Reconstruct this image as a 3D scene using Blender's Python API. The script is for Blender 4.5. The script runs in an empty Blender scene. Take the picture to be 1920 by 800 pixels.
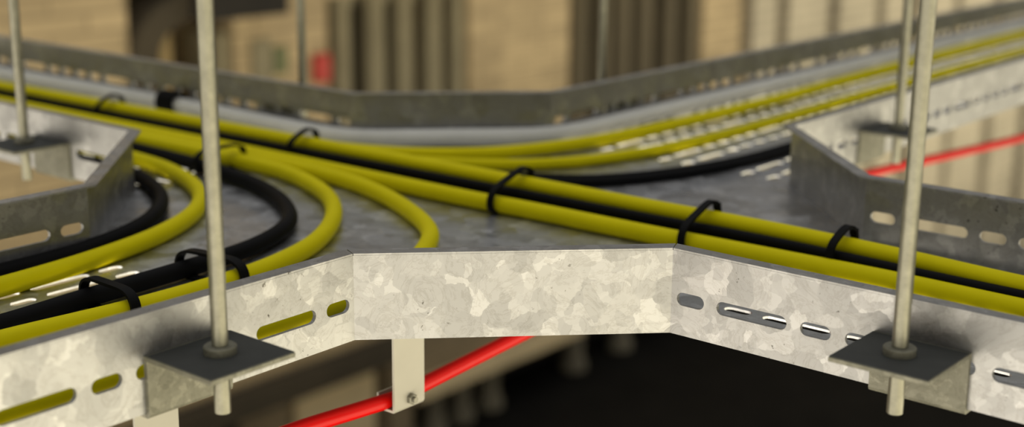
import bpy, bmesh, math, random
from mathutils import Vector, Matrix
from mathutils.geometry import tessellate_polygon
random.seed(4)
S = bpy.context.scene
C = S.collection

# ------------------------------------------------------------------ helpers
def tag(o, label, cat, group=None, kind=None):
    o['label'] = label; o['category'] = cat
    if group: o['group'] = group
    if kind: o['kind'] = kind
    return o

def thing(name, loc, label, cat, group=None):
    o = bpy.data.objects.new(name, None); C.objects.link(o)
    o.location = loc; o.empty_display_size = 0.02
    return tag(o, label, cat, group)

def obj(name, bm, m, parent=None, smooth=False):
    bmesh.ops.recalc_face_normals(bm, faces=bm.faces[:])
    if parent is not None:                      # geometry is written in world space
        bmesh.ops.translate(bm, verts=bm.verts[:], vec=-world_loc(parent))
    me = bpy.data.meshes.new(name); bm.to_mesh(me); bm.free()
    if smooth:
        for p in me.polygons: p.use_smooth = True
        if smooth is not True: me.set_sharp_from_angle(angle=math.radians(smooth))
    me.materials.append(m)
    o = bpy.data.objects.new(name, me); C.objects.link(o)
    if parent is not None: o.parent = parent
    return o

def world_loc(o):
    v = Vector(o.location)
    while o.parent is not None:
        o = o.parent; v += Vector(o.location)
    return v

def add_box(bm, lo, hi, bevel=0.0):
    r = bmesh.ops.create_cube(bm, size=1.0)
    vs = r['verts']
    for v in vs:
        v.co = Vector([(lo[i] + hi[i]) / 2 + v.co[i] * (hi[i] - lo[i]) for i in range(3)])
    if bevel:
        es = list({e for v in vs for e in v.link_edges})
        bmesh.ops.bevel(bm, geom=es, offset=bevel, segments=2, affect='EDGES', profile=0.5)

def add_cyl(bm, x, y, z0, z1, r, seg=24, chamfer=0.0):
    prof = [(r, z0), (r, z1)]
    if chamfer:
        prof = [(r - chamfer, z0), (r, z0 + chamfer), (r, z1 - chamfer), (r - chamfer, z1)]
    add_lathe(bm, x, y, prof, seg)

def add_lathe(bm, x, y, prof, seg=24):
    rings = []
    for (r, z) in prof:
        rings.append([bm.verts.new((x + r * math.cos(2 * math.pi * k / seg), y + r * math.sin(2 * math.pi * k / seg), z)) for k in range(seg)])
    for a, b in zip(rings, rings[1:]):
        for k in range(seg):
            bm.faces.new((a[k], a[(k + 1) % seg], b[(k + 1) % seg], b[k]))
    bm.faces.new(rings[0][::-1]); bm.faces.new(rings[-1])

def add_prism(bm, poly, axis, a, b):
    """poly: 2D points; extruded along axis from a to b"""
    def P(u, v, w):
        return {'z': (u, v, w), 'y': (u, w, v), 'x': (w, u, v)}[axis]
    A = [bm.verts.new(P(u, v, a)) for u, v in poly]
    B = [bm.verts.new(P(u, v, b)) for u, v in poly]
    n = len(poly)
    bm.faces.new(A); bm.faces.new(B[::-1])
    for k in range(n):
        bm.faces.new((A[k], A[(k + 1) % n], B[(k + 1) % n], B[k]))

def spline(pts, step=0.006):
    """centripetal-like Catmull-Rom through the points"""
    P = [Vector(p) for p in pts]
    P = [P[0] * 2 - P[1]] + P + [P[-1] * 2 - P[-2]]
    out = []
    for i in range(1, len(P) - 2):
        p0, p1, p2, p3 = P[i - 1:i + 3]
        t0 = 0.0
        t1 = t0 + (p1 - p0).length ** 0.5; t2 = t1 + (p2 - p1).length ** 0.5; t3 = t2 + (p3 - p2).length ** 0.5
        n = max(2, int((p2 - p1).length / step))
        n = min(n, 60)
        for k in range(n):
            t = t1 + (t2 - t1) * k / n
            a1 = p0 * ((t1 - t) / (t1 - t0)) + p1 * ((t - t0) / (t1 - t0))
            a2 = p1 * ((t2 - t) / (t2 - t1)) + p2 * ((t - t1) / (t2 - t1))
            a3 = p2 * ((t3 - t) / (t3 - t2)) + p3 * ((t - t2) / (t3 - t2))
            b1 = a1 * ((t2 - t) / (t2 - t0)) + a2 * ((t - t0) / (t2 - t0))
            b2 = a2 * ((t3 - t) / (t3 - t1)) + a3 * ((t - t1) / (t3 - t1))
            out.append(b1 * ((t2 - t) / (t2 - t1)) + b2 * ((t - t1) / (t2 - t1)))
    out.append(P[-2])
    return out

def add_tube(bm, path, r, seg=20):
    rings = []
    n = len(path)
    for i, p in enumerate(path):
        d = (path[min(i + 1, n - 1)] - path[max(i - 1, 0)]).normalized()
        u = Vector((0, 0, 1)).cross(d).normalized(); w = d.cross(u)
        rings.append([bm.verts.new(p + u * (r * math.cos(2 * math.pi * k / seg)) + w * (r * math.sin(2 * math.pi * k / seg))) for k in range(seg)])
    for a, b in zip(rings, rings[1:]):
        for k in range(seg):
            bm.faces.new((a[k], a[(k + 1) % seg], b[(k + 1) % seg], b[k]))
    bm.faces.new(rings[0]); bm.faces.new(rings[-1][::-1])

# ------------------------------------------------------------------ materials
def mat(name):
    m = bpy.data.materials.new(name); m.use_nodes = True
    nt = m.node_tree; b = nt.nodes['Principled BSDF']
    return m, nt, b
def N(nt, t, **kw):
    n = nt.nodes.new(t)
    for k, v in kw.items():
        if k in n.inputs: n.inputs[k].default_value = v
        else: setattr(n, k, v)
    return n
def ramp(nt, pts, fac, interp='LINEAR'):
    r = nt.nodes.new('ShaderNodeValToRGB'); r.color_ramp.interpolation = interp
    els = r.color_ramp.elements
    while len(els) < len(pts): els.new(0.5)
    for e, (p, c) in zip(els, pts):
        e.position = p; e.color = (*c, 1) if len(c) == 3 else c
    nt.links.new(fac, r.inputs['Fac'])
    return r
def mixc(nt, a, b, fac, mode='MIX'):
    n = nt.nodes.new('ShaderNodeMix'); n.data_type = 'RGBA'; n.blend_type = mode
    for s, v in ((6, a), (7, b), (0, fac)):
        if hasattr(v, 'is_linked') or hasattr(v, 'links'): nt.links.new(v, n.inputs[s])
        else: n.inputs[s].default_value = v if s == 0 else (*v, 1)
    return n.outputs[2]
def geo(nt):
    return N(nt, 'ShaderNodeNewGeometry').outputs['Position']

def m_galv(name, lo, hi, metallic, rough, spangle=62.0, grime_shade=()):
    """hot-dip galvanised sheet: zinc spangles, scratches and pits"""
    m, nt, b = mat(name); L = nt.links.new
    pos = geo(nt)
    nz = N(nt, 'ShaderNodeTexNoise', Scale=55.0, Detail=4.0); L(pos, nz.inputs['Vector'])
    add = N(nt, 'ShaderNodeVectorMath', operation='MULTIPLY_ADD')
    L(nz.outputs['Color'], add.inputs[0]); add.inputs[1].default_value = (0.018,) * 3; L(pos, add.inputs[2])
    v1 = N(nt, 'ShaderNodeTexVoronoi', Scale=spangle); L(add.outputs[0], v1.inputs['Vector'])
    v2 = N(nt, 'ShaderNodeTexVoronoi', Scale=spangle * 2.3); L(add.outputs[0], v2.inputs['Vector'])
    s1 = N(nt, 'ShaderNodeSeparateColor'); L(v1.outputs['Color'], s1.inputs[0])
    s2 = N(nt, 'ShaderNodeSeparateColor'); L(v2.outputs['Color'], s2.inputs[0])
    mx = N(nt, 'ShaderNodeMath', operation='MULTIPLY_ADD'); L(s1.outputs[0], mx.inputs[0]); mx.inputs[1].default_value = 0.62
    m2 = N(nt, 'ShaderNodeMath', operation='MULTIPLY'); L(s2.outputs[1], m2.inputs[0]); m2.inputs[1].default_value = 0.38
    L(m2.outputs[0], mx.inputs[2])
    mid = tuple((a * .5 + c * .5) for a, c in zip(lo, hi))
    r = ramp(nt, [(0.0, lo), (0.3, tuple(.62 * a + .38 * c for a, c in zip(lo, hi))), (0.66, mid), (0.70, tuple(.3 * a + .7 * c for a, c in zip(lo, hi))), (0.78, hi)], mx.outputs[0])
    col = r.outputs['Color']
    # wispy zinc runs
    wv = N(nt, 'ShaderNodeTexNoise', Scale=30.0, Detail=8.0, Roughness=0.7, Distortion=2.2); L(pos, wv.inputs['Vector'])
    rw = ramp(nt, [(0.47, (1, 1, 1)), (0.5, (0.72, 0.70, 0.66)), (0.53, (1, 1, 1))], wv.outputs['Fac'])
    col = mixc(nt, col, rw.outputs['Color'], 0.5, 'MULTIPLY')
    # pits and specks
    n2 = N(nt, 'ShaderNodeTexNoise', Scale=210.0, Detail=3.0, Roughness=0.6); L(pos, n2.inputs['Vector'])
    rp = ramp(nt, [(0.665, (1, 1, 1)), (0.72, (0.22, 0.2, 0.17))], n2.outputs['Fac'])
    n3 = N(nt, 'ShaderNodeTexNoise', Scale=14.0, Detail=2.0); L(pos, n3.inputs['Vector'])
    rk = ramp(nt, [(0.45, (0, 0, 0)), (0.62, (1, 1, 1))], n3.outputs['Fac'])
    col = mixc(nt, col, mixc(nt, (1, 1, 1), rp.outputs['Color'], rk.outputs['Color']), 1.0, 'MULTIPLY')
    # smudges above the brackets: contact shade painted in, with a dirt texture
    for (sx, sy, sz, rad) in grime_shade:
        sub = N(nt, 'ShaderNodeVectorMath', operation='SUBTRACT'); L(pos, sub.inputs[0]); sub.inputs[1].default_value = (sx, sy, sz)
        sc = N(nt, 'ShaderNodeVectorMath', operation='MULTIPLY'); L(sub.outputs[0], sc.inputs[0]); sc.inputs[1].default_value = (1, 1, 2.2)
        ln = N(nt, 'ShaderNodeVectorMath', operation='LENGTH'); L(sc.outputs[0], ln.inputs[0])
        a = N(nt, 'ShaderNodeMath', operation='MULTIPLY_ADD'); L(nz.outputs['Fac'], a.inputs[0]); a.inputs[1].default_value = -rad * 1.5; L(ln.outputs['Value'], a.inputs[2])
        mr = N(nt, 'ShaderNodeMapRange'); L(a.outputs[0], mr.inputs['Value'])
        mr.inputs['From Min'].default_value = -rad * .75; mr.inputs['From Max'].default_value = rad * .25
        mr.inputs['To Min'].default_value = 0.5; mr.inputs['To Max'].default_value = 0.0
        n4 = N(nt, 'ShaderNodeTexNoise', Scale=240.0, Detail=5.0, Roughness=0.75); L(pos, n4.inputs['Vector'])
        rs = ramp(nt, [(0.35, (0.16, 0.12, 0.09)), (0.55, (0.62, 0.56, 0.5)), (0.7, (0.9, 0.88, 0.84))], n4.outputs['Fac'])
        col = mixc(nt, col, mixc(nt, col, rs.outputs['Color'], 1.0, 'MULTIPLY'), mr.outputs[0])
    L(col, b.inputs['Base Color'])
    b.inputs['Metallic'].default_value = metallic
    rr = N(nt, 'ShaderNodeMapRange'); L(s1.outputs[1], rr.inputs['Value']); rr.inputs['To Min'].default_value = rough - .07; rr.inputs['To Max'].default_value = rough + .1
    L(rr.outputs[0], b.inputs['Roughness'])
    bp = N(nt, 'ShaderNodeBump', Strength=0.18, Distance=0.0006); L(wv.outputs['Fac'], bp.inputs['Height'])
    L(bp.outputs[0], b.inputs['Normal'])
    return m

def m_plain(name, col, rough=0.5, metallic=0.0, var=0.12, scale=40.0, spec=0.5, bump=0.0):
    m, nt, b = mat(name); L = nt.links.new
    pos = geo(nt)
    n = N(nt, 'ShaderNodeTexNoise', Scale=scale, Detail=5.0, Roughness=0.6); L(pos, n.inputs['Vector'])
    r = ramp(nt, [(0.3, tuple(c * (1 - var) for c in col)), (0.7, tuple(min(1, c * (1 + var)) for c in col))], n.outputs['Fac'])
    L(r.outputs['Color'], b.inputs['Base Color'])
    b.inputs['Roughness'].default_value = rough; b.inputs['Metallic'].default_value = metallic
    b.inputs['Specular IOR Level'].default_value = spec
    if bump:
        bp = N(nt, 'ShaderNodeBump', Strength=bump, Distance=0.0008); L(n.outputs['Fac'], bp.inputs['Height']); L(bp.outputs[0], b.inputs['Normal'])
    return m

def m_stone(name, col, var=0.12, course=0.14, rough=0.8):
    """stone laid in long low horizontal courses"""
    m, nt, b = mat(name); L = nt.links.new
    pos = geo(nt)
    sep = N(nt, 'ShaderNodeSeparateXYZ'); L(pos, sep.inputs[0])
    cmb = N(nt, 'ShaderNodeCombineXYZ'); L(sep.outputs['Y'], cmb.inputs[0]); L(sep.outputs['Z'], cmb.inputs[1])
    br = N(nt, 'ShaderNodeTexBrick', Scale=1.0); L(cmb.outputs[0], br.inputs['Vector'])
    br.inputs['Brick Width'].default_value = 0.62; br.inputs['Row Height'].default_value = course
    br.inputs['Mortar Size'].default_value = 0.012
    br.inputs['Color1'].default_value = (*[c * (1 - var) for c in col], 1)
    br.inputs['Color2'].default_value = (*[min(1, c * (1 + var)) for c in col], 1)
    br.inputs['Mortar'].default_value = (*[c * .62 for c in col], 1)
    n = N(nt, 'ShaderNodeTexNoise', Scale=1.3, Detail=6.0); L(pos, n.inputs['Vector'])
    r = ramp(nt, [(0.3, (0.82, 0.8, 0.77)), (0.7, (1.1, 1.08, 1.05))], n.outputs['Fac'])
    L(mixc(nt, br.outputs['Color'], r.outputs['Color'], 1.0, 'MULTIPLY'), b.inputs['Base Color'])
    b.inputs['Roughness'].default_value = rough
    return m

GRIME_SHADE = [(0.163, -0.470, 0.040, 0.022), (0.163, -0.496, 0.040, 0.012), (0.515, -0.157, 0.041, 0.026)]
M = {}
M['wall'] = m_galv('galvanised_sheet', (0.275, 0.273, 0.266), (0.423, 0.419, 0.410), 0.65, 0.40, 56, GRIME_SHADE)
M['floor'] = m_galv('galvanised_floor_sheet', (0.400, 0.406, 0.418), (0.659, 0.665, 0.682), 0.95, 0.34, 48)
M['bracket'] = m_galv('dull_zinc_bracket', (0.133, 0.129, 0.093), (0.217, 0.210, 0.157), 0.3, 0.5, 150)
M['shelf_shade'] = m_plain('unlit_shelf_top', (0.042, 0.044, 0.041), 0.65, 0.0, 0.12, 60, 0.25)  # unlit look of the shelf tops, put into the colour
M['rod'] = m_plain('zinc_rod', (0.216, 0.209, 0.158), 0.34, 0.65, 0.16, 130, 0.5, 0.1)
M['strap'] = m_plain('cream_strap', (0.400, 0.379, 0.312), 0.5, 0.0, 0.03)
M['bolt'] = m_plain('bolt_steel', (0.25, 0.24, 0.19), 0.45, 0.6)
M['yellow'] = m_plain('yellow_sheath', (0.72, 0.63, 0.002), 0.55, 0.0, 0.04, 25, 0.07)
M['black'] = m_plain('black_sheath', (0.007, 0.007, 0.0075), 0.55, 0.0, 0.1, 25, 0.05)
M['grey'] = m_plain('grey_sheath', (0.739, 0.734, 0.694), 0.5, 0.0, 0.05, 25, 0.2)
M['tie'] = m_plain('black_nylon', (0.006, 0.006, 0.006), 0.5, 0.0, 0.1, 60, 0.06)
M['red'] = m_plain('red_sheath', (0.60, 0.003, 0.002), 0.30, 0.0, 0.04, 20, 0.2)

# ------------------------------------------------------------------ the cross-shaped cable tray
HX, KY, CH = 0.1604, 0.1563, 0.1599      # half widths of the two arms, chamfer
WH, T, LIP = 0.060, 0.003, 0.012
E_RF, E_LF, E_LB, E_RB = 0.95, -0.95, -1.35, 2.30    # where the four arms stop
A0, SS, SL, GAP = 0.0045, 0.0217, 0.0528, 0.0098

def slot_pattern(length, k):
    """(centre, half length) of slots along an arm measured from the chamfer"""
    out = []; s = A0 * k; i = 0
    while True:
        ln = (SL if i % 5 == 1 else SS) * k
        if s + ln > length - 0.006: break
        out.append((s + ln / 2, ln / 2)); s += ln + GAP * k; i += 1
    return out

def stadium(cx, cy, hl, r, seg=8, flip=False):
    pts = []
    for k in range(seg + 1):
        a = -math.pi / 2 + math.pi * k / seg; pts.append((cx + hl - r + r * math.cos(a), cy + r * math.sin(a)))
    for k in range(seg + 1):
        a = math.pi / 2 + math.pi * k / seg; pts.append((cx - hl + r + r * math.cos(a), cy + r * math.sin(a)))
    if flip: pts = [(v, u) for u, v in pts]
    return pts

def plate_cells(bm, cells, t, mp):
    """cells: list of (outer polygon, hole polygon or None) in 2D. mp(u, v, w) -> point, w from 0 to t.
    One closed sheet: shared cell edges are welded and get no side faces."""
    front, back, edges = {}, {}, {}
    def V(d, p, w):
        k = (round(p[0], 5), round(p[1], 5))
        if k not in d: d[k] = bm.verts.new(mp(k[0], k[1], w))
        return d[k]
    for outer, hole in cells:
        polys = [[Vector((*p, 0)) for p in outer]]
        flat = list(outer)
        if hole: polys.append([Vector((*p, 0)) for p in hole]); flat += list(hole)
        for tri in tessellate_polygon(polys):
            P = [flat[i] for i in tri]
            for d, w in ((front, 0.0), (back, t)):
                try: bm.faces.new([V(d, p, w) for p in P])
                except ValueError: pass
        n = len(outer)
        for i in range(n):
            a, b = [(round(p[0], 5), round(p[1], 5)) for p in (outer[i], outer[(i + 1) % n])]
            edges.setdefault(frozenset((a, b)), []).append((a, b))
        if hole:
            m = len(hole)
            for i in range(m):
                a, b = hole[i], hole[(i + 1) % m]
                bm.faces.new((V(front, a, 0), V(front, b, 0), V(back, b, t), V(back, a, t)))
    for k, v in edges.items():
        if len(v) == 1:
            a, b = v[0]
            bm.faces.new((V(front, a, 0), V(front, b, 0), V(back, b, t), V(back, a, t)))

tray = thing('cable_tray', (0, 0, 0), 'galvanised steel cross-shaped cable tray with slotted arms, carrying every cable', 'cable tray')

def offset_poly(pts, d):
    """offset an open polyline to its left by d with mitred corners"""
    out = []
    n = len(pts)
    for i in range(n):
        def nrm(a, b):
            v = (Vector(b) - Vector(a)).normalized(); return Vector((-v.y, v.x))
        if i == 0: out.append(Vector(pts[0]) + nrm(pts[0], pts[1]) * d)
        elif i == n - 1: out.append(Vector(pts[-1]) + nrm(pts[-2], pts[-1]) * d)
        else:
            n1, n2 = nrm(pts[i - 1], pts[i]), nrm(pts[i], pts[i + 1])
            b = (n1 + n2).normalized(); out.append(Vector(pts[i]) + b * (d / b.dot(n1)))
    return out

ZB = -0.002
def wall_run(name, P, Q, Pi, Qi, Pl, Ql, slots, notch):
    """one straight wall: P,Q outer line; Pi,Qi inner line; Pl,Ql lip edge"""
    P, Q = Vector(P), Vector(Q); ln = (Q - P).length; d = (Q - P) / ln; nn = Vector((-d.y, d.x))
    s0 = (Pi - P).dot(d); s1 = (Qi - P).dot(d)
    def mp(u, v, w):
        if w > 0:
            if abs(u) < 1e-4: u = s0
            elif abs(u - ln) < 1e-4: u = s1
        p = P + d * u + nn * w
        return (p.x, p.y, v)
    cells = []; u0 = 0.0
    if slots:
        for i, (c, hl) in enumerate(slots):
            u1 = ln if i == len(slots) - 1 else (c + hl + slots[i + 1][0] - slots[i + 1][1]) / 2
            cells.append(([(u0, ZB), (u1, ZB), (u1, WH), (u0, WH)], stadium(c, 0.0252, hl, 0.0049)))
            u0 = u1
    else:
        cells.append(([(0, ZB), (ln, ZB), (ln, WH), (0, WH)], None))
    bm = bmesh.new()
    plate_cells(bm, cells, T, mp)
    # folded-over top lip
    g = d * notch
    qa, qb = P + nn * (T * .6) + d * max(0, s0 * .6) , Q + nn * (T * .6) - d * max(0, (ln - s1) * .6)
    add_prism(bm, [tuple(P + nn * .0002 + g * .3), tuple(Q + nn * .0002 - g * .3), tuple(Ql - g), tuple(Pl + g)], 'z', WH - 0.0004, WH + 0.0014)
    return obj(name, bm, M['wall'], tray)

def corner(pts, kA, kB):
    """pts: far end A, chamfer A, chamfer B, far end B with the tray's inside to the left"""
    I = offset_poly(pts, T); Lp = offset_poly(pts, LIP)
    lnA = (Vector(pts[0]) - Vector(pts[1])).length
    sA = [(lnA - c, h) for c, h in slot_pattern(lnA, kA)][::-1]
    sB = slot_pattern((Vector(pts[3]) - Vector(pts[2])).length, kB)
    wall_run('side_wall', pts[0], pts[1], I[0], I[1], Lp[0], Lp[1], sA, 0.0006)
    wall_run('corner_wall', pts[1], pts[2], I[1], I[2], Lp[1], Lp[2], None, 0.0006)
    wall_run('side_wall', pts[2], pts[3], I[2], I[3], Lp[2], Lp[3], sB, 0.0006)

KX, KYs = 1.045, 1.0                       # slot spacing on the two arm types
corner([(HX, E_LF), (HX, -KY - CH), (HX + CH, -KY), (E_RF, -KY)][::-1][::-1], KYs, KX)       # front corner
corner([(E_RF, KY), (HX + CH, KY), (HX, KY + CH), (HX, E_RB)], KX, KYs)                      # right corner
corner([(-HX, E_RB), (-HX, KY + CH), (-HX - CH, KY), (E_LB, KY)], KYs, KX)                   # back corner
corner([(E_LB, -KY), (-HX - CH, -KY), (-HX, -KY - CH), (-HX, E_LF)], KX, KYs)                # left corner

# floor sheet with rows of slots in the arms
bm = bmesh.new()
hx, ky = HX - T * .9, KY - T * .9
cc = CH + T * .4
ROWS = [-0.131, -0.109, -0.086, -0.060, -0.006, 0.024, 0.100, 0.131]
cells = [([(hx, -ky - cc), (hx + cc, -ky), (hx + cc, ky), (hx, ky + cc), (-hx, ky + cc), (-hx - cc, ky), (-hx - cc, -ky), (-hx, -ky - cc)], None)]
def arm_cells(along, start, end, half, k, rows):
    sgn = 1 if end > start else -1
    sl = slot_pattern(abs(end - start), k)
    bounds = [-half] + [(a + b) / 2 for a, b in zip(rows, rows[1:])] + [half]
    u0 = 0.0; L = abs(end - start)
    for i, (c, hl) in enumerate(sl):
        u1 = L if i == len(sl) - 1 else (c + hl + sl[i + 1][0] - sl[i + 1][1]) / 2
        for r_i, r in enumerate(rows):
            v0, v1 = bounds[r_i], bounds[r_i + 1]
            o4 = [(u0, v0), (u1, v0), (u1, v1), (u0, v1)]; h = stadium(c, r, hl, 0.0048)
            f = (lambda p: (start + sgn * p[0], p[1])) if along == 'x' else (lambda p: (p[1], start + sgn * p[0]))
            cells.append(([f(p) for p in o4], [f(p) for p in h]))
        u0 = u1
arm_cells('x', hx + cc, E_RF, ky, KX, ROWS)
arm_cells('x', -hx - cc, E_LB, ky, KX, ROWS)
arm_cells('y', -ky - cc, E_LF, hx, KYs, ROWS)
arm_cells('y', ky + cc, E_RB, hx, KYs, ROWS)
plate_cells(bm, cells, 0.0018, lambda u, v, w: (u, v, -w))
obj('floor_plate', bm, M['floor'], tray)

# ------------------------------------------------------------------ hangers: bracket + rod
def bracket(cx, cy, ang, label, ztop=0.0352):
    """L bracket bolted on a wall; ang: direction the shelf points"""
    t = thing('hanger_bracket', (cx, cy, ztop), label, 'bracket', 'shelf brackets carrying the tray')
    w, dep, th = 0.065, 0.0645, 0.003
    rot = Matrix.Translation((cx, cy, 0)) @ Matrix.Rotation(ang, 4, 'Z')
    # local x points away from the wall, y along it; rod axis at local (0.0315, 0) from the wall
    bm = bmesh.new(); add_box(bm, (0.0032, -w / 2, ztop - th), (dep, w / 2, ztop), 0.0004)
    bmesh.ops.transform(bm, matrix=rot, verts=bm.verts[:]); obj('shelf_plate', bm, M['bracket'], t)
    bm = bmesh.new(); add_box(bm, (0.0032, -w / 2 + .0004, ztop - 0.0002), (dep - .0004, w / 2 - .0004, ztop + 0.0007), 0.0002)  # thin sheet added to paint shade on the shelf top
    bmesh.ops.transform(bm, matrix=rot, verts=bm.verts[:]); obj('top_shade', bm, M['shelf_shade'], t)['label'] = 'dark grey sheet added as the shade on the shelf top'
    bm = bmesh.new()
    prof = [(0.0002, ztop), (0.0032, ztop), (0.0032, -0.0025), (0.0026, -0.0043), (0.0010, -0.0052), (-0.0105, -0.0052), (-0.0105, -0.0028), (0.0002, -0.0028)]
    A = [bm.verts.new((u, -w / 2, v)) for u, v in prof]; B = [bm.verts.new((u, w / 2, v)) for u, v in prof]
    bm.faces.new(A); bm.faces.new(B[::-1])
    for k in range(len(prof)):
        bm.faces.new((A[k], A[(k + 1) % len(prof)], B[(k + 1) % len(prof)], B[k]))
    bmesh.ops.transform(bm, matrix=rot, verts=bm.verts[:]); obj('back_plate', bm, M['bracket'], t)
    return t

def rod(x, y, label, ztop=0.0352):
    t = thing('hanger_rod', (x, y, -0.003), label, 'rod', 'vertical rods the tray hangs from')
    bm = bmesh.new(); add_cyl(bm, x, y, -0.003, 1.15, 0.0051, 28, 0.0006); obj('shaft', bm, M['rod'], t, 40)
    bm = bmesh.new()
    add_lathe(bm, x, y, [(0.0053, ztop), (0.0094, ztop), (0.0102, ztop + .0008), (0.0102, ztop + .0052), (0.0094, ztop + .006), (0.0053, ztop + .006)], 32)
    obj('nut', bm, M['bracket'], t, 40)

hang = [  # bracket centre on the wall, shelf direction, rod position, words
    ((HX, -0.4612), 0.0, (0.1925, -0.4605), 'on the front left arm, nearest on the left', 'front left'),
    ((0.5090, -KY), -math.pi / 2, (0.5088, -0.1895), 'on the front right arm, nearest on the right', 'front right'),
    ((-0.4545, -KY), -math.pi / 2, (-0.4545, -0.1890), '', ''),
    ((HX, 0.4955), 0.0, (0.1925, 0.4955), '', ''),
    ((-0.4455, KY), math.pi / 2, (-0.4455, 0.1890), '', ''),
    ((-HX, 0.4625), math.pi, (-0.1925, 0.4625), '', ''),
]
BL = ['dark zinc shelf bracket on the front left wall, under the thick left rod',
      'dark zinc shelf bracket on the slotted front right wall, at lower right of the photo',
      'blurred zinc shelf bracket outside the left corner wall at the far left edge',
      'blurred zinc shelf bracket on the cream outer wall of the back right arm',
      'zinc shelf bracket behind the back wall, left of the red wall box',
      'zinc shelf bracket behind the back wall, right of its centre section']
RL = ['thick sharp zinc rod in front of the curved cables, through the front left bracket',
      'thick sharp zinc rod at right, through the front right bracket',
      'blurred pale rod at the far left edge, ending below the tray rail',
      'blurred pale rod just left of the thick right rod, ending above the red cable',
      'thin blurred rod behind the back wall beside the red wall box',
      'thin blurred rod behind the back wall, in front of the brown columned recess']
for (c, a, r, _, _), bl, rl in zip(hang, BL, RL):
    bracket(c[0], c[1], a, bl); rod(r[0], r[1], rl)

# ------------------------------------------------------------------ cables
PATHS = {}
def cable(key, pts, r, m, label, group=None, name='cable'):
    path = spline(pts); PATHS[key] = (path, r)
    bm = bmesh.new(); add_tube(bm, path, r, 24)
    o = obj(name, bm, M[m], None, 50)
    return tag(o, label, 'cable', group)
GY, GB = 'yellow cables in the tray', 'black cables in the tray'
R = 0.0080
cable('up', [(-1.34, 0.024, .021), (-0.861, 0.034, .021), (-0.597, 0.043, .021), (-0.338, 0.051, .021), (-0.146, 0.057, .021), (0.020, 0.061, .021), (0.143, 0.063, .021), (0.277, 0.066, .021), (0.402, 0.060, .021), (0.491, 0.051, .021), (0.93, 0.03, .021)],
      R, 'yellow', 'yellow cable running straight across the tray, the upper one of the tied pair', GY)
cable('low', [(-1.34, -0.006, .0085), (-0.707, 0.009, .0085), (-0.35, 0.017, .0085), (-0.026, 0.019, .0085), (0.050, 0.023, .0085), (0.169, 0.026, .0085), (0.298, 0.032, .0085), (0.391, 0.036, .0085), (0.498, 0.035, .0085), (0.93, 0.03, .0085)],
      R, 'yellow', 'yellow cable running straight across the tray, the lower one of the tied pair', GY)
cable('bA', [(-1.34, 0.009, .0175), (-0.839, 0.0205, .0175), (-0.561, 0.026, .0168), (-0.309, 0.032, .0165), (-0.127, 0.038, .0165), (0.035, 0.042, .0165), (0.156, 0.045, .0165), (0.288, 0.049, .0165), (0.410, 0.043, .0165), (0.495, 0.040, .0165), (0.93, 0.024, .0205)],
      0.0046, 'black', 'thin black cable lying between the two straight yellow cables, on top', GB)
cable('bB', [(-1.34, 0.018, .0080), (-0.839, 0.031, .0085), (-0.561, 0.034, .0085), (-0.309, 0.038, .0085), (-0.127, 0.042, .0085), (0.035, 0.045, .0085), (0.156, 0.048, .0085), (0.288, 0.053, .0085), (0.409, 0.051, .0085), (0.495, 0.050, .0085), (0.93, 0.046, .0085)],
      0.0046, 'black', 'thin black cable lying between the two straight yellow cables, underneath', GB)
cable('Y1', [(-1.34, -0.024, R), (-0.80, -0.011, R), (-0.479, -0.003, R), (-0.36, 0.000, R), (-0.269, 0.0015, R), (-0.205, -0.001, R), (-0.14, -0.011, R), (-0.049, -0.046, R), (0.027, -0.094, R), (0.062, -0.138, R), (0.091, -0.195, R), (0.110, -0.270, R), (0.117, -0.350, R), (0.118, -0.55, R), (0.118, -0.93, R)],
      R, 'yellow', 'yellow cable with the widest bend, diving behind the front chamfered wall', GY)
cable('Y2', [(-1.34, -0.042, R), (-0.80, -0.029, R), (-0.50, -0.0195, R), (-0.36, -0.0163, R), (-0.300, -0.0165, R), (-0.24, -0.022, R), (-0.143, -0.059, R), (-0.077, -0.111, R), (-0.023, -0.184, R), (0.001, -0.248, R), (0.010, -0.305, R), (0.011, -0.399, R), (0.002, -0.495, R), (-0.005, -0.70, R), (-0.005, -0.93, R)],
      R, 'yellow', 'yellow cable curving to the left beside the thick black cable, along the front rail', GY)
cable('B2', [(-1.34, -0.060, R), (-0.80, -0.056, R), (-0.413, -0.0535, R), (-0.311, -0.061, R), (-0.215, -0.080, R), (-0.138, -0.115, R), (-0.085, -0.160, R), (-0.052, -0.228, R), (-0.042, -0.310, R), (-0.037, -0.402, R), (-0.030, -0.477, R), (-0.028, -0.70, R), (-0.028, -0.93, R)],
      0.0074, 'black', 'thick black cable curving between two yellow bends in front of the left rod', GB)
cable('Y3', [(-1.34, -0.088, R), (-0.80, -0.086, R), (-0.416, -0.084, R), (-0.326, -0.098, R), (-0.234, -0.139, R), (-0.180, -0.190, R), (-0.143, -0.255, R), (-0.120, -0.339, R), (-0.109, -0.431, R), (-0.105, -0.60, R), (-0.105, -0.93, R)],
      R, 'yellow', 'yellow cable with the tightest bend, round the left corner wall', GY)
cable('B3', [(-1.34, -0.136, R), (-0.80, -0.134, R), (-0.45, -0.128, R), (-0.36, -0.129, R), (-0.294, -0.149, R), (-0.234, -0.185, R), (-0.183, -0.242, R), (-0.152, -0.319, R), (-0.1435, -0.406, R), (-0.143, -0.60, R), (-0.143, -0.93, R)],
      0.0074, 'black', 'black cable hugging the left corner wall, innermost of the bends', GB)
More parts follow.
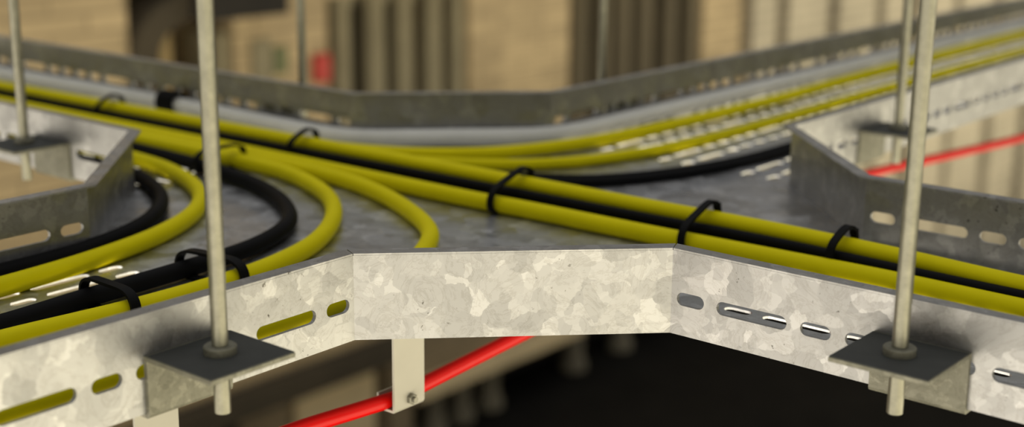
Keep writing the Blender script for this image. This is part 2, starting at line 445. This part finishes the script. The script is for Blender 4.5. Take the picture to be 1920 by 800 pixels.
cable('G1', [(-1.34, 0.130, .0107), (-1.032, 0.131, .0107), (-0.786, 0.138, .0107), (-0.642, 0.140, .0107), (-0.520, 0.138, .0107), (-0.440, 0.135, .0107), (-0.366, 0.135, .0107), (-0.310, 0.145, .0107), (-0.266, 0.182, .0107), (-0.228, 0.221, .0107), (-0.188, 0.261, .0107), (-0.157, 0.300, .0107), (-0.1445, 0.345, .0107), (-0.1430, 0.420, .0107), (-0.142, 0.779, .0107), (-0.144, 1.422, .0107), (-0.138, 2.28, .0107)],
      0.0105, 'grey', 'thick pale grey cable bending along the foot of the back wall')
cable('YB1', [(-1.34, 0.074, R), (-0.80, 0.078, R), (-0.50, 0.082, R), (-0.40, 0.085, R), (-0.308, 0.096, R), (-0.215, 0.131, R), (-0.158, 0.180, R), (-0.130, 0.228, R), (-0.106, 0.299, R), (-0.092, 0.404, R), (-0.085, 0.698, R), (-0.091, 0.969, R), (-0.097, 1.331, R), (-0.095, 2.28, R)],
      0.0074, 'yellow', 'yellow cable bending to the back right, directly below the grey cable', GY)
cable('YB2', [(-1.34, 0.054, .0062), (-0.80, 0.060, .0062), (-0.50, 0.066, .0062), (-0.36, 0.072, .0062), (-0.26, 0.086, .0062), (-0.176, 0.120, .0062), (-0.099, 0.172, .0062), (-0.056, 0.230, .0062), (-0.029, 0.311, .0062), (-0.017, 0.40, .0062), (-0.013, 0.565, .0062), (-0.018, 0.816, .0062), (-0.019, 1.144, .0062), (-0.019, 1.437, .0062), (-0.018, 2.28, .0062)],
      0.0060, 'yellow', 'thin yellow cable bending to the back right, outside the other yellow bend', GY)
cable('BH1', [(-0.16, 0.090, .0046), (-0.115, 0.106, .0046), (-0.073, 0.131, .0046), (0.000, 0.178, .0046), (0.044, 0.257, .0046), (0.068, 0.358, .0046), (0.074, 0.480, .0046), (0.074, 0.9, .0046), (0.074, 2.28, .0046)],
      0.0046, 'black', 'thin black cable sweeping to the back right, passing behind the right corner wall', GB)
cable('BH2', [(-0.16, 0.081, .0046), (-0.110, 0.094, .0046), (-0.063, 0.119, .0046), (0.011, 0.167, .0046), (0.056, 0.249, .0046), (0.079, 0.353, .0046), (0.086, 0.480, .0046), (0.086, 0.9, .0046), (0.086, 2.28, .0046)],
      0.0046, 'black', 'second thin black cable hugging the sweeping one, on its near side', GB)

# ------------------------------------------------------------------ cable ties
def at(key, ax, val):
    path, r = PATHS[key]
    best = min(range(len(path) - 1), key=lambda i: abs(path[i][ax] - val))
    i = max(1, min(best, len(path) - 2))
    return path[i], (path[i + 1] - path[i - 1]).normalized(), r

def hull(pts):
    pts = sorted(set(pts))
    def half(ps):
        h = []
        for p in ps:
            while len(h) >= 2 and (h[-1][0] - h[-2][0]) * (p[1] - h[-2][1]) - (h[-1][1] - h[-2][1]) * (p[0] - h[-2][0]) <= 0: h.pop()
            h.append(p)
        return h
    a = half(pts); b = half(pts[::-1]); return a[:-1] + b[:-1]

def tie(keys, ax, val, label, width=0.0068, slack=0.0045, th=0.0024, up=0.004, lean=0.0, group='black ties round the cables'):
    pts = [at(k, ax, val) for k in keys]
    o0, d = pts[0][0], Vector((pts[0][1].x, pts[0][1].y, 0)).normalized()
    if lean: d = (Matrix.Rotation(lean, 3, 'Z') @ d)
    u = Vector((-d.y, d.x, 0))
    cir = []
    for p, _, r in pts:
        q = p - o0; cu = q.dot(u)
        for k in range(24):
            a = 2 * math.pi * k / 24
            z = p.z + (r + 0.0010 + slack) * math.sin(a)
            cir.append((round(cu + (r + 0.0010 + slack) * math.cos(a), 6), round(max(z + (up if math.sin(a) > .2 else 0), 0.0012), 6)))
    h = hull(cir)
    # resample and round off
    per = [0.0]
    for i in range(len(h)):
        a, b = h[i], h[(i + 1) % len(h)]; per.append(per[-1] + math.hypot(b[0] - a[0], b[1] - a[1]))
    n = 56; rs = []
    for k in range(n):
        s = per[-1] * k / n
        i = max(j for j in range(len(h)) if per[j] <= s + 1e-9)
        a, b = h[i], h[(i + 1) % len(h)]; f = (s - per[i]) / max(per[i + 1] - per[i], 1e-9)
        rs.append((a[0] + (b[0] - a[0]) * f, a[1] + (b[1] - a[1]) * f))
    for _ in range(9):
        rs = [tuple((rs[i - 1][j] + 2 * rs[i][j] + rs[(i + 1) % n][j]) / 4 for j in (0, 1)) for i in range(n)]
    rs = [(a, max(b, 0.0011)) for a, b in rs]
    root = thing('cable_tie', o0, label, 'cable tie', group)
    bm = bmesh.new(); rings = []
    for i in range(n):
        a, b = rs[i - 1], rs[(i + 1) % n]; tx, tz = b[0] - a[0], b[1] - a[1]; l = math.hypot(tx, tz); nx, nz = tz / l, -tx / l
        ring = []
        for (w, t) in ((-.5, -.5), (.5, -.5), (.5, .5), (-.5, .5)):
            pu, pz = rs[i][0] + nx * t * th, rs[i][1] + nz * t * th
            p = Vector((o0.x, o0.y, 0)) + u * pu + d * (w * width); p.z = pz; ring.append(bm.verts.new(p))
        rings.append(ring)
    for i in range(n):
        a, b = rings[i], rings[(i + 1) % n]
        for k in range(4): bm.faces.new((a[k], a[(k + 1) % 4], b[(k + 1) % 4], b[k]))
    obj('band', bm, M['tie'], root, 40)
    # locking head on the far side, a little below the top
    sgn_far = 1 if u.x > 0 else -1
    far = max(range(n), key=lambda i: rs[i][0] + rs[i][1] * .6) if ax == 0 else min(range(n), key=lambda i: rs[i][0] * sgn_far)
    bm = bmesh.new()
    add_box(bm, (-0.0036, -0.0016, -0.0030), (0.0036, 0.0018, 0.0030), 0.0006)
    m4 = Matrix(((d.x, u.x, 0, 0), (d.y, u.y, 0, 0), (0, 0, 1, 0), (0, 0, 0, 1)))
    bmesh.ops.transform(bm, matrix=m4, verts=bm.verts[:])
    pz = Vector((o0.x, o0.y, 0)) + u * rs[far][0]; pz.z = rs[far][1]
    bmesh.ops.translate(bm, verts=bm.verts[:], vec=pz)
    obj('head', bm, M['tie'], root)

MAIN = ['up', 'bA', 'bB', 'low']
tie(['up', 'bA'], 0, -0.625, 'blurred black tie over the straight yellow cable, leftmost in the photo')
tie(['up', 'bA'], 0, -0.285, 'black tie arched over the upper straight yellow cable, in front of the grey cable')
tie(MAIN, 0, 0.010, 'black tie round both straight yellow cables near the centre of the tray')
tie(MAIN, 0, 0.215, 'black tie round both straight yellow cables right above the end of the front chamfer')
tie(['up', 'bA'], 0, 0.345, 'small black tie round the upper straight yellow cable, nearest the thick right rod')
tie(['Y2', 'B2'], 1, -0.400, 'black tie over black and yellow cable left of the left rod, near the front rail', slack=0.003, width=0.0078)
tie(['Y2', 'B2'], 1, -0.300, 'black tie over black and yellow cable, half hidden behind the left rod', slack=0.003, width=0.0085)
tie(['Y2', 'B2'], 0, -0.330, 'black tie hooked over yellow and black cable just right of the left rod')
tie(['G1'], 0, -0.64, 'broad black wrap round the grey cable just left of the left rod', width=0.034, slack=0.002, th=0.003)

# ------------------------------------------------------------------ red cable below the tray and its hangers
ZR = -0.0805
red = spline([(0.118, -1.00, ZR), (0.118, -0.70, ZR), (0.1215, -0.466, ZR), (0.108, -0.35, ZR), (0.118, -0.262, ZR), (0.1215, -0.232, ZR), (0.1175, -0.200, ZR), (0.104, -0.080, ZR), (0.085, 0.10, ZR), (0.050, 0.40, ZR), (0.036, 0.60, ZR), (0.046, 0.762, ZR), (0.081, 0.964, ZR), (0.108, 1.139, ZR), (0.118, 1.40, ZR), (0.12, 2.28, ZR)])
bm = bmesh.new(); add_tube(bm, red, 0.0062, 24)
tag(obj('cable', bm, M['red'], None, 50), 'glossy red cable slung below the tray on cream straps', 'cable')
def strap(y, label):
    X = 0.130; w = 0.0335
    t = thing('strap_hanger', (X, y, -0.002), label, 'hanger', 'cream straps under the tray')
    bm = bmesh.new()
    prof = [(-0.016, -0.0022), (0.0022, -0.0022), (0.0022, -0.0850), (0.0008, -0.0872), (-0.0170, -0.0872), (-0.0170, -0.0740), (-0.0150, -0.0740), (-0.0150, -0.0852), (0.0, -0.0852), (0.0, -0.0044), (-0.016, -0.0044)]
    A = [bm.verts.new((X + a, y - w / 2, b)) for a, b in prof]; B = [bm.verts.new((X + a, y + w / 2, b)) for a, b in prof]
    bm.faces.new(A); bm.faces.new(B[::-1])
    for k in range(len(prof)):
        bm.faces.new((A[k], A[(k + 1) % len(prof)], B[(k + 1) % len(prof)], B[k]))
    obj('strap', bm, M['strap'], t)
    bm = bmesh.new(); seg = 6
    add_lathe(bm, 0, 0, [(0.0046, 0), (0.0046, 0.003), (0.0038, 0.0036)], 6)
    add_lathe(bm, 0, 0, [(0.0024, 0.003), (0.0024, 0.006)], 16)
    bmesh.ops.transform(bm, matrix=Matrix.Translation((X + 0.0022, y + 0.001, -0.0795)) @ Matrix.Rotation(math.pi / 2, 4, 'Y'), verts=bm.verts[:])
    obj('bolt', bm, M['bolt'], t)
strap(-0.2313, 'cream strap hanging under the front chamfered wall, gripping the red cable')
strap(-0.4660, 'cream strap under the front left bracket at the bottom edge')

# ------------------------------------------------------------------ the building behind
M['stone'] = m_stone('sandstone', (0.483, 0.373, 0.215))
M['stone_pale'] = m_stone('pale_sandstone', (0.758, 0.660, 0.465), 0.06, 0.3)
M['stone_grey'] = m_stone('pale_stone', (0.500, 0.445, 0.333), 0.05)
M['stone_shaded'] = m_stone('sandstone_shaded', (0.27, 0.21, 0.125))  # darker copy of the sandstone, shade of the lower storey painted in
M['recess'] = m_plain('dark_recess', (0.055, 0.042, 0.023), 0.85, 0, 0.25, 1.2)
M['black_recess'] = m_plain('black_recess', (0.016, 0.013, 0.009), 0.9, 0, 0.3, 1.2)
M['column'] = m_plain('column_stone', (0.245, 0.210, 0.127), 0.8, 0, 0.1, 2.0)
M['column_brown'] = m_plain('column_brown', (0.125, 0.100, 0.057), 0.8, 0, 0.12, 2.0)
M['column_shaded'] = m_plain('column_shaded', (0.19, 0.165, 0.11), 0.8, 0, 0.12, 2.0)  # column stone darkened, lower storey shade put into the colour
M['panel'] = m_plain('tan_panel', (0.744, 0.588, 0.336), 0.8, 0, 0.08, 1.5)
M['tan'] = m_plain('ochre_panel', (0.350, 0.250, 0.108), 0.8, 0, 0.08, 1.5)
M['paint_red'] = m_plain('red_paint', (0.46, 0.02, 0.01), 0.5, 0, 0.1, 6)
M['paint_green'] = m_plain('green_paint', (0.12, 0.135, 0.05), 0.6, 0, 0.1, 6)
M['asphalt'] = m_plain('asphalt', (0.010, 0.009, 0.007), 0.95, 0, 0.3, 2.0, 0.1)

FX = -8.0
bld = thing('building', (FX, 9.0, -5.4), 'blurred sand-coloured stone building with dark columned recesses behind the tray', 'building')
def part(name, boxes, m):
    bm = bmesh.new()
    for y0, y1, z0, z1, x0, x1 in boxes: add_box(bm, (x0, y0, z0), (x1, y1, z1))
    return obj(name, bm, M[m], bld)
def wallbox(y0, y1, z0, z1): return (y0, y1, z0, z1, FX - 1.0, FX)
Z0, Z1 = -4.1, 2.2
part('facade', [wallbox(1.0, 5.30, Z0, Z1), wallbox(5.30, 6.30, -0.45, Z1), wallbox(5.30, 6.30, Z0, -2.3), wallbox(6.30, 7.30, Z0, Z1), wallbox(7.30, 9.15, -0.90, Z1), wallbox(7.30, 9.15, Z0, -2.15),
     wallbox(9.15, 10.70, Z0, Z1), wallbox(10.70, 13.30, -0.70, Z1), wallbox(10.70, 13.30, Z0, -2.6), wallbox(13.30, 14.15, Z0, Z1)], 'stone')
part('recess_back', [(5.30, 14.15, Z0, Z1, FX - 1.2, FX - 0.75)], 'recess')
for y, r in ((7.56, .10), (7.97, .11), (8.33, .11), (8.72, .11), (9.06, .09)):
    bm = bmesh.new(); add_lathe(bm, FX - 0.12, y, [(r * 1.3, -2.15), (r * 1.3, -2.0), (r, -1.95), (r * .92, -1.02), (r * 1.25, -0.97), (r * 1.25, -0.9)], 20); obj('column', bm, M['column'], bld, 40)
for y, r in ((10.99, .11), (11.40, .12), (11.76, .13), (12.18, .14), (12.68, .13), (13.14, .12)):
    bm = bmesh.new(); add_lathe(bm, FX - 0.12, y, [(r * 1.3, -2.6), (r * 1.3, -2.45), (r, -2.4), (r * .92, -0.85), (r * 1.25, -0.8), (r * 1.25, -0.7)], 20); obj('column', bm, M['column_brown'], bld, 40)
part('band_course', [(1.0, 14.15, -3.95, -2.7, FX - .5, FX + 0.03)], 'stone_pale')
# arched doorway at the left
bm = bmesh.new(); cy, cz = 5.85, -1.25
outer = [(cy + .55 * math.cos(a), cz + .50 * math.sin(a)) for a in [math.pi * k / 24 for k in range(25)]]
inner = [(cy + .32 * math.cos(a), cz + .29 * math.sin(a)) for a in [math.pi * k / 24 for k in range(25)]]
for (p0, p1, q0, q1) in [(outer[i], outer[i + 1], inner[i], inner[i + 1]) for i in range(9, 24)] + [(outer[24], (outer[24][0], -2.3), inner[24], (inner[24][0], -2.3))]:
    add_prism(bm, [p0, p1, q1, q0], 'x', FX - 0.3, FX + 0.06)
obj('arch', bm, M['recess'], bld)
part('awning', [(5.85, 6.66, -0.96, -0.45, FX - .3, FX + 0.25)], 'black_recess')
part('door_panel', [(5.54, 5.76, -2.3, -0.95, FX - .5, FX - .1)], 'tan')
part('door_jamb', [(6.16, 6.28, -2.3, -1.1, FX - .4, FX - .05)], 'column')
part('notice_board', [(6.46, 6.66, -1.75, -1.18, FX - .1, FX + 0.04)], 'column')
# lower storey
part('cornice', [(1.0, 8.2, -4.28, -4.08, FX - .8, FX + 0.20)], 'recess')
part('lower_wall', [(1.0, 6.80, -5.4, -4.28, FX - 1, FX - 0.05), (6.80, 8.0, -5.4, -4.28, FX - 1, FX - .12), (8.0, 8.30, -5.4, -4.1, FX - 1, FX), (8.2, 14.15, -4.66, -4.1, FX - 1, FX - 0.02)], 'stone_shaded')
part('wall_panel', [(6.88, 7.86, -5.1, -4.30, FX - .3, FX - 0.06)], 'panel')
part('ledge', [(8.30, 10.95, -4.83, -4.66, FX - .5, FX + 0.10)], 'panel')
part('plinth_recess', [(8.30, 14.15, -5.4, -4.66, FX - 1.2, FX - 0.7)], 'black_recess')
for y in (8.42, 8.86, 9.28, 9.74, 11.22, 12.13):
    bm = bmesh.new(); add_lathe(bm, FX - 0.25, y, [(.15, -5.4), (.15, -5.3), (.11, -5.25), (.11, -4.9), (.14, -4.86), (.14, -4.66)], 20); obj('column', bm, M['column_shaded'], bld, 40)
for y0, y1, z0, z1, mm in ((5.25, 5.5, -4.75, -4.42, 'panel'), (5.75, 6.0, -5.0, -4.50, 'panel'), (6.2, 6.45, -4.9, -4.55, 'column_shaded'), (5.5, 5.68, -4.55, -4.36, 'black_recess'), (6.02, 6.2, -4.50, -4.34, 'black_recess')):
    part('shutter', [(y0, y1, z0, z1, FX - .2, FX - 0.02)], mm)

# pale wing further along
wing = thing('building', (FX, 22.0, -7.6), 'blurred pale building with tall flat pilasters at the right of the photo', 'building')
bm = bmesh.new(); add_box(bm, (FX - 1.2, 14.15, -7.6), (FX - 0.35, 36, 3)); obj('facade', bm, M['column_brown'], wing)
for y0, y1 in ((14.45, 15.05), (15.35, 16.45), (16.75, 17.9), (18.2, 19.0), (19.45, 20.7), (21.0, 22.3), (22.75, 24.0), (24.5, 26.2), (26.8, 29), (29.6, 32), (32.6, 35)):
    bm = bmesh.new(); add_box(bm, (FX - 0.4, y0, -7.6), (FX, y1, 3)); obj('pilaster', bm, M['stone_grey'], wing)

bm = bmesh.new(); add_box(bm, (FX + 0.002, 7.11, -1.60), (FX + 0.08, 7.27, -1.36), 0.02)
ro = obj('alarm_box', bm, M['paint_red'], None); tag(ro, 'small blurred red box on the building wall behind the back rail', 'box')
bm = bmesh.new(); add_box(bm, (FX + 0.002, 6.69, -1.48), (FX + 0.03, 6.83, -1.26), 0.004)
tag(obj('wall_sign', bm, M['paint_green'], None), 'small blurred green sign on the building wall left of the red box', 'sign')

bm = bmesh.new(); add_box(bm, (FX - 1.2, -4.0, -5.6), (3.0, 15.5, -5.4))
add_box(bm, (FX - 1.2, 15.5, -7.8), (-4.0, 36, -7.6))
g = obj('ground', bm, M['asphalt'], None); g['kind'] = 'structure'

# ------------------------------------------------------------------ light
w = bpy.data.worlds.new('World'); S.world = w; w.use_nodes = True
nt = w.node_tree; bg = nt.nodes['Background']
tc = N(nt, 'ShaderNodeTexCoord'); sp = N(nt, 'ShaderNodeSeparateXYZ'); nt.links.new(tc.outputs['Generated'], sp.inputs[0])
def smooth(val, a, b):
    m = N(nt, 'ShaderNodeMapRange', interpolation_type='SMOOTHSTEP'); nt.links.new(val, m.inputs['Value'])
    m.inputs['From Min'].default_value = a; m.inputs['From Max'].default_value = b
    return m.outputs[0]
def dotp(v):
    n = N(nt, 'ShaderNodeVectorMath', operation='DOT_PRODUCT'); nt.links.new(tc.outputs['Generated'], n.inputs[0]); n.inputs[1].default_value = v
    return n.outputs['Value']
def mul(a, b):
    n = N(nt, 'ShaderNodeMath', operation='MULTIPLY'); nt.links.new(a, n.inputs[0]); nt.links.new(b, n.inputs[1]); return n.outputs[0]
zz = sp.outputs['Z']
SKY_BACK, SKY_TOP, DARK = (0.115, 0.114, 0.112), (0.66, 0.65, 0.63), (0.030, 0.026, 0.020)
YARD_X, YARD_Y = (2.856, 2.589, 1.904), (2.624, 2.402, 1.996)       # sunlit yard in front of and below the tray
sky = mixc(nt, SKY_BACK, SKY_TOP, smooth(zz, 0.35, 0.95))
sky = mixc(nt, DARK, sky, smooth(zz, -0.12, 0.02))
yard = mixc(nt, YARD_Y, YARD_X, smooth(dotp((0.707, 0.707, 0)), -0.5, 0.5))
front = N(nt, 'ShaderNodeMapRange'); nt.links.new(smooth(dotp((0.74, -0.67, 0)), -0.4, 0.8), front.inputs['Value']); front.inputs['To Min'].default_value = 1.0; front.inputs['To Max'].default_value = 0.95
nadir = N(nt, 'ShaderNodeMapRange'); nt.links.new(smooth(zz, -0.95, -0.40), nadir.inputs['Value']); nadir.inputs['To Min'].default_value = 0.12
side = smooth(dotp((0.74, -0.67, 0)), -0.50, -0.06)
fz = mul(mul(mul(front.outputs[0], nadir.outputs[0]), side), smooth(zz, 0.13, -0.14))
col = mixc(nt, sky, yard, fz)
nt.links.new(col, bg.inputs['Color']); bg.inputs['Strength'].default_value = 1.22

def sun(name, frm, strength, col, angle):
    l = bpy.data.lights.new(name, 'SUN'); l.energy = strength; l.color = col; l.angle = math.radians(angle)
    o = bpy.data.objects.new(name, l); C.objects.link(o)
    o.rotation_euler = Vector(frm).to_track_quat('Z', 'Y').to_euler()
    return o
#sun('low_sun', (0.78, -0.62, -0.28), 0.35, (1.0, 0.90, 0.70), 28)

# ------------------------------------------------------------------ camera
f, yaw, pit, roll = 2657.007, 2.258345, 0.252282, 0.0091017
cam = bpy.data.cameras.new('Camera'); co = bpy.data.objects.new('Camera', cam); C.objects.link(co)
d = Vector((math.cos(yaw) * math.cos(pit), math.sin(yaw) * math.cos(pit), -math.sin(pit)))
r0 = Vector((math.sin(yaw), -math.cos(yaw), 0)); u0 = r0.cross(d)
rr = r0 * math.cos(roll) + u0 * math.sin(roll); uu = u0 * math.cos(roll) - r0 * math.sin(roll)
m4 = Matrix(((rr.x, uu.x, -d.x, 0), (rr.y, uu.y, -d.y, 0), (rr.z, uu.z, -d.z, 0), (0, 0, 0, 1)))
co.matrix_world = Matrix.Translation((0.846821, -0.978249, 0.335506)) @ m4
cam.sensor_width = 36; cam.lens = f * 36 / 1920; cam.clip_start = 0.02; cam.clip_end = 200
cam.dof.use_dof = True; cam.dof.focus_distance = 0.99; cam.dof.aperture_fstop = 4.0
S.camera = co

S.view_settings.view_transform = 'Standard'; S.view_settings.look = 'None'
S.view_settings.exposure = 0.0; S.view_settings.gamma = 1.0; S.view_settings.use_curve_mapping = False
S.cycles.use_denoising = True
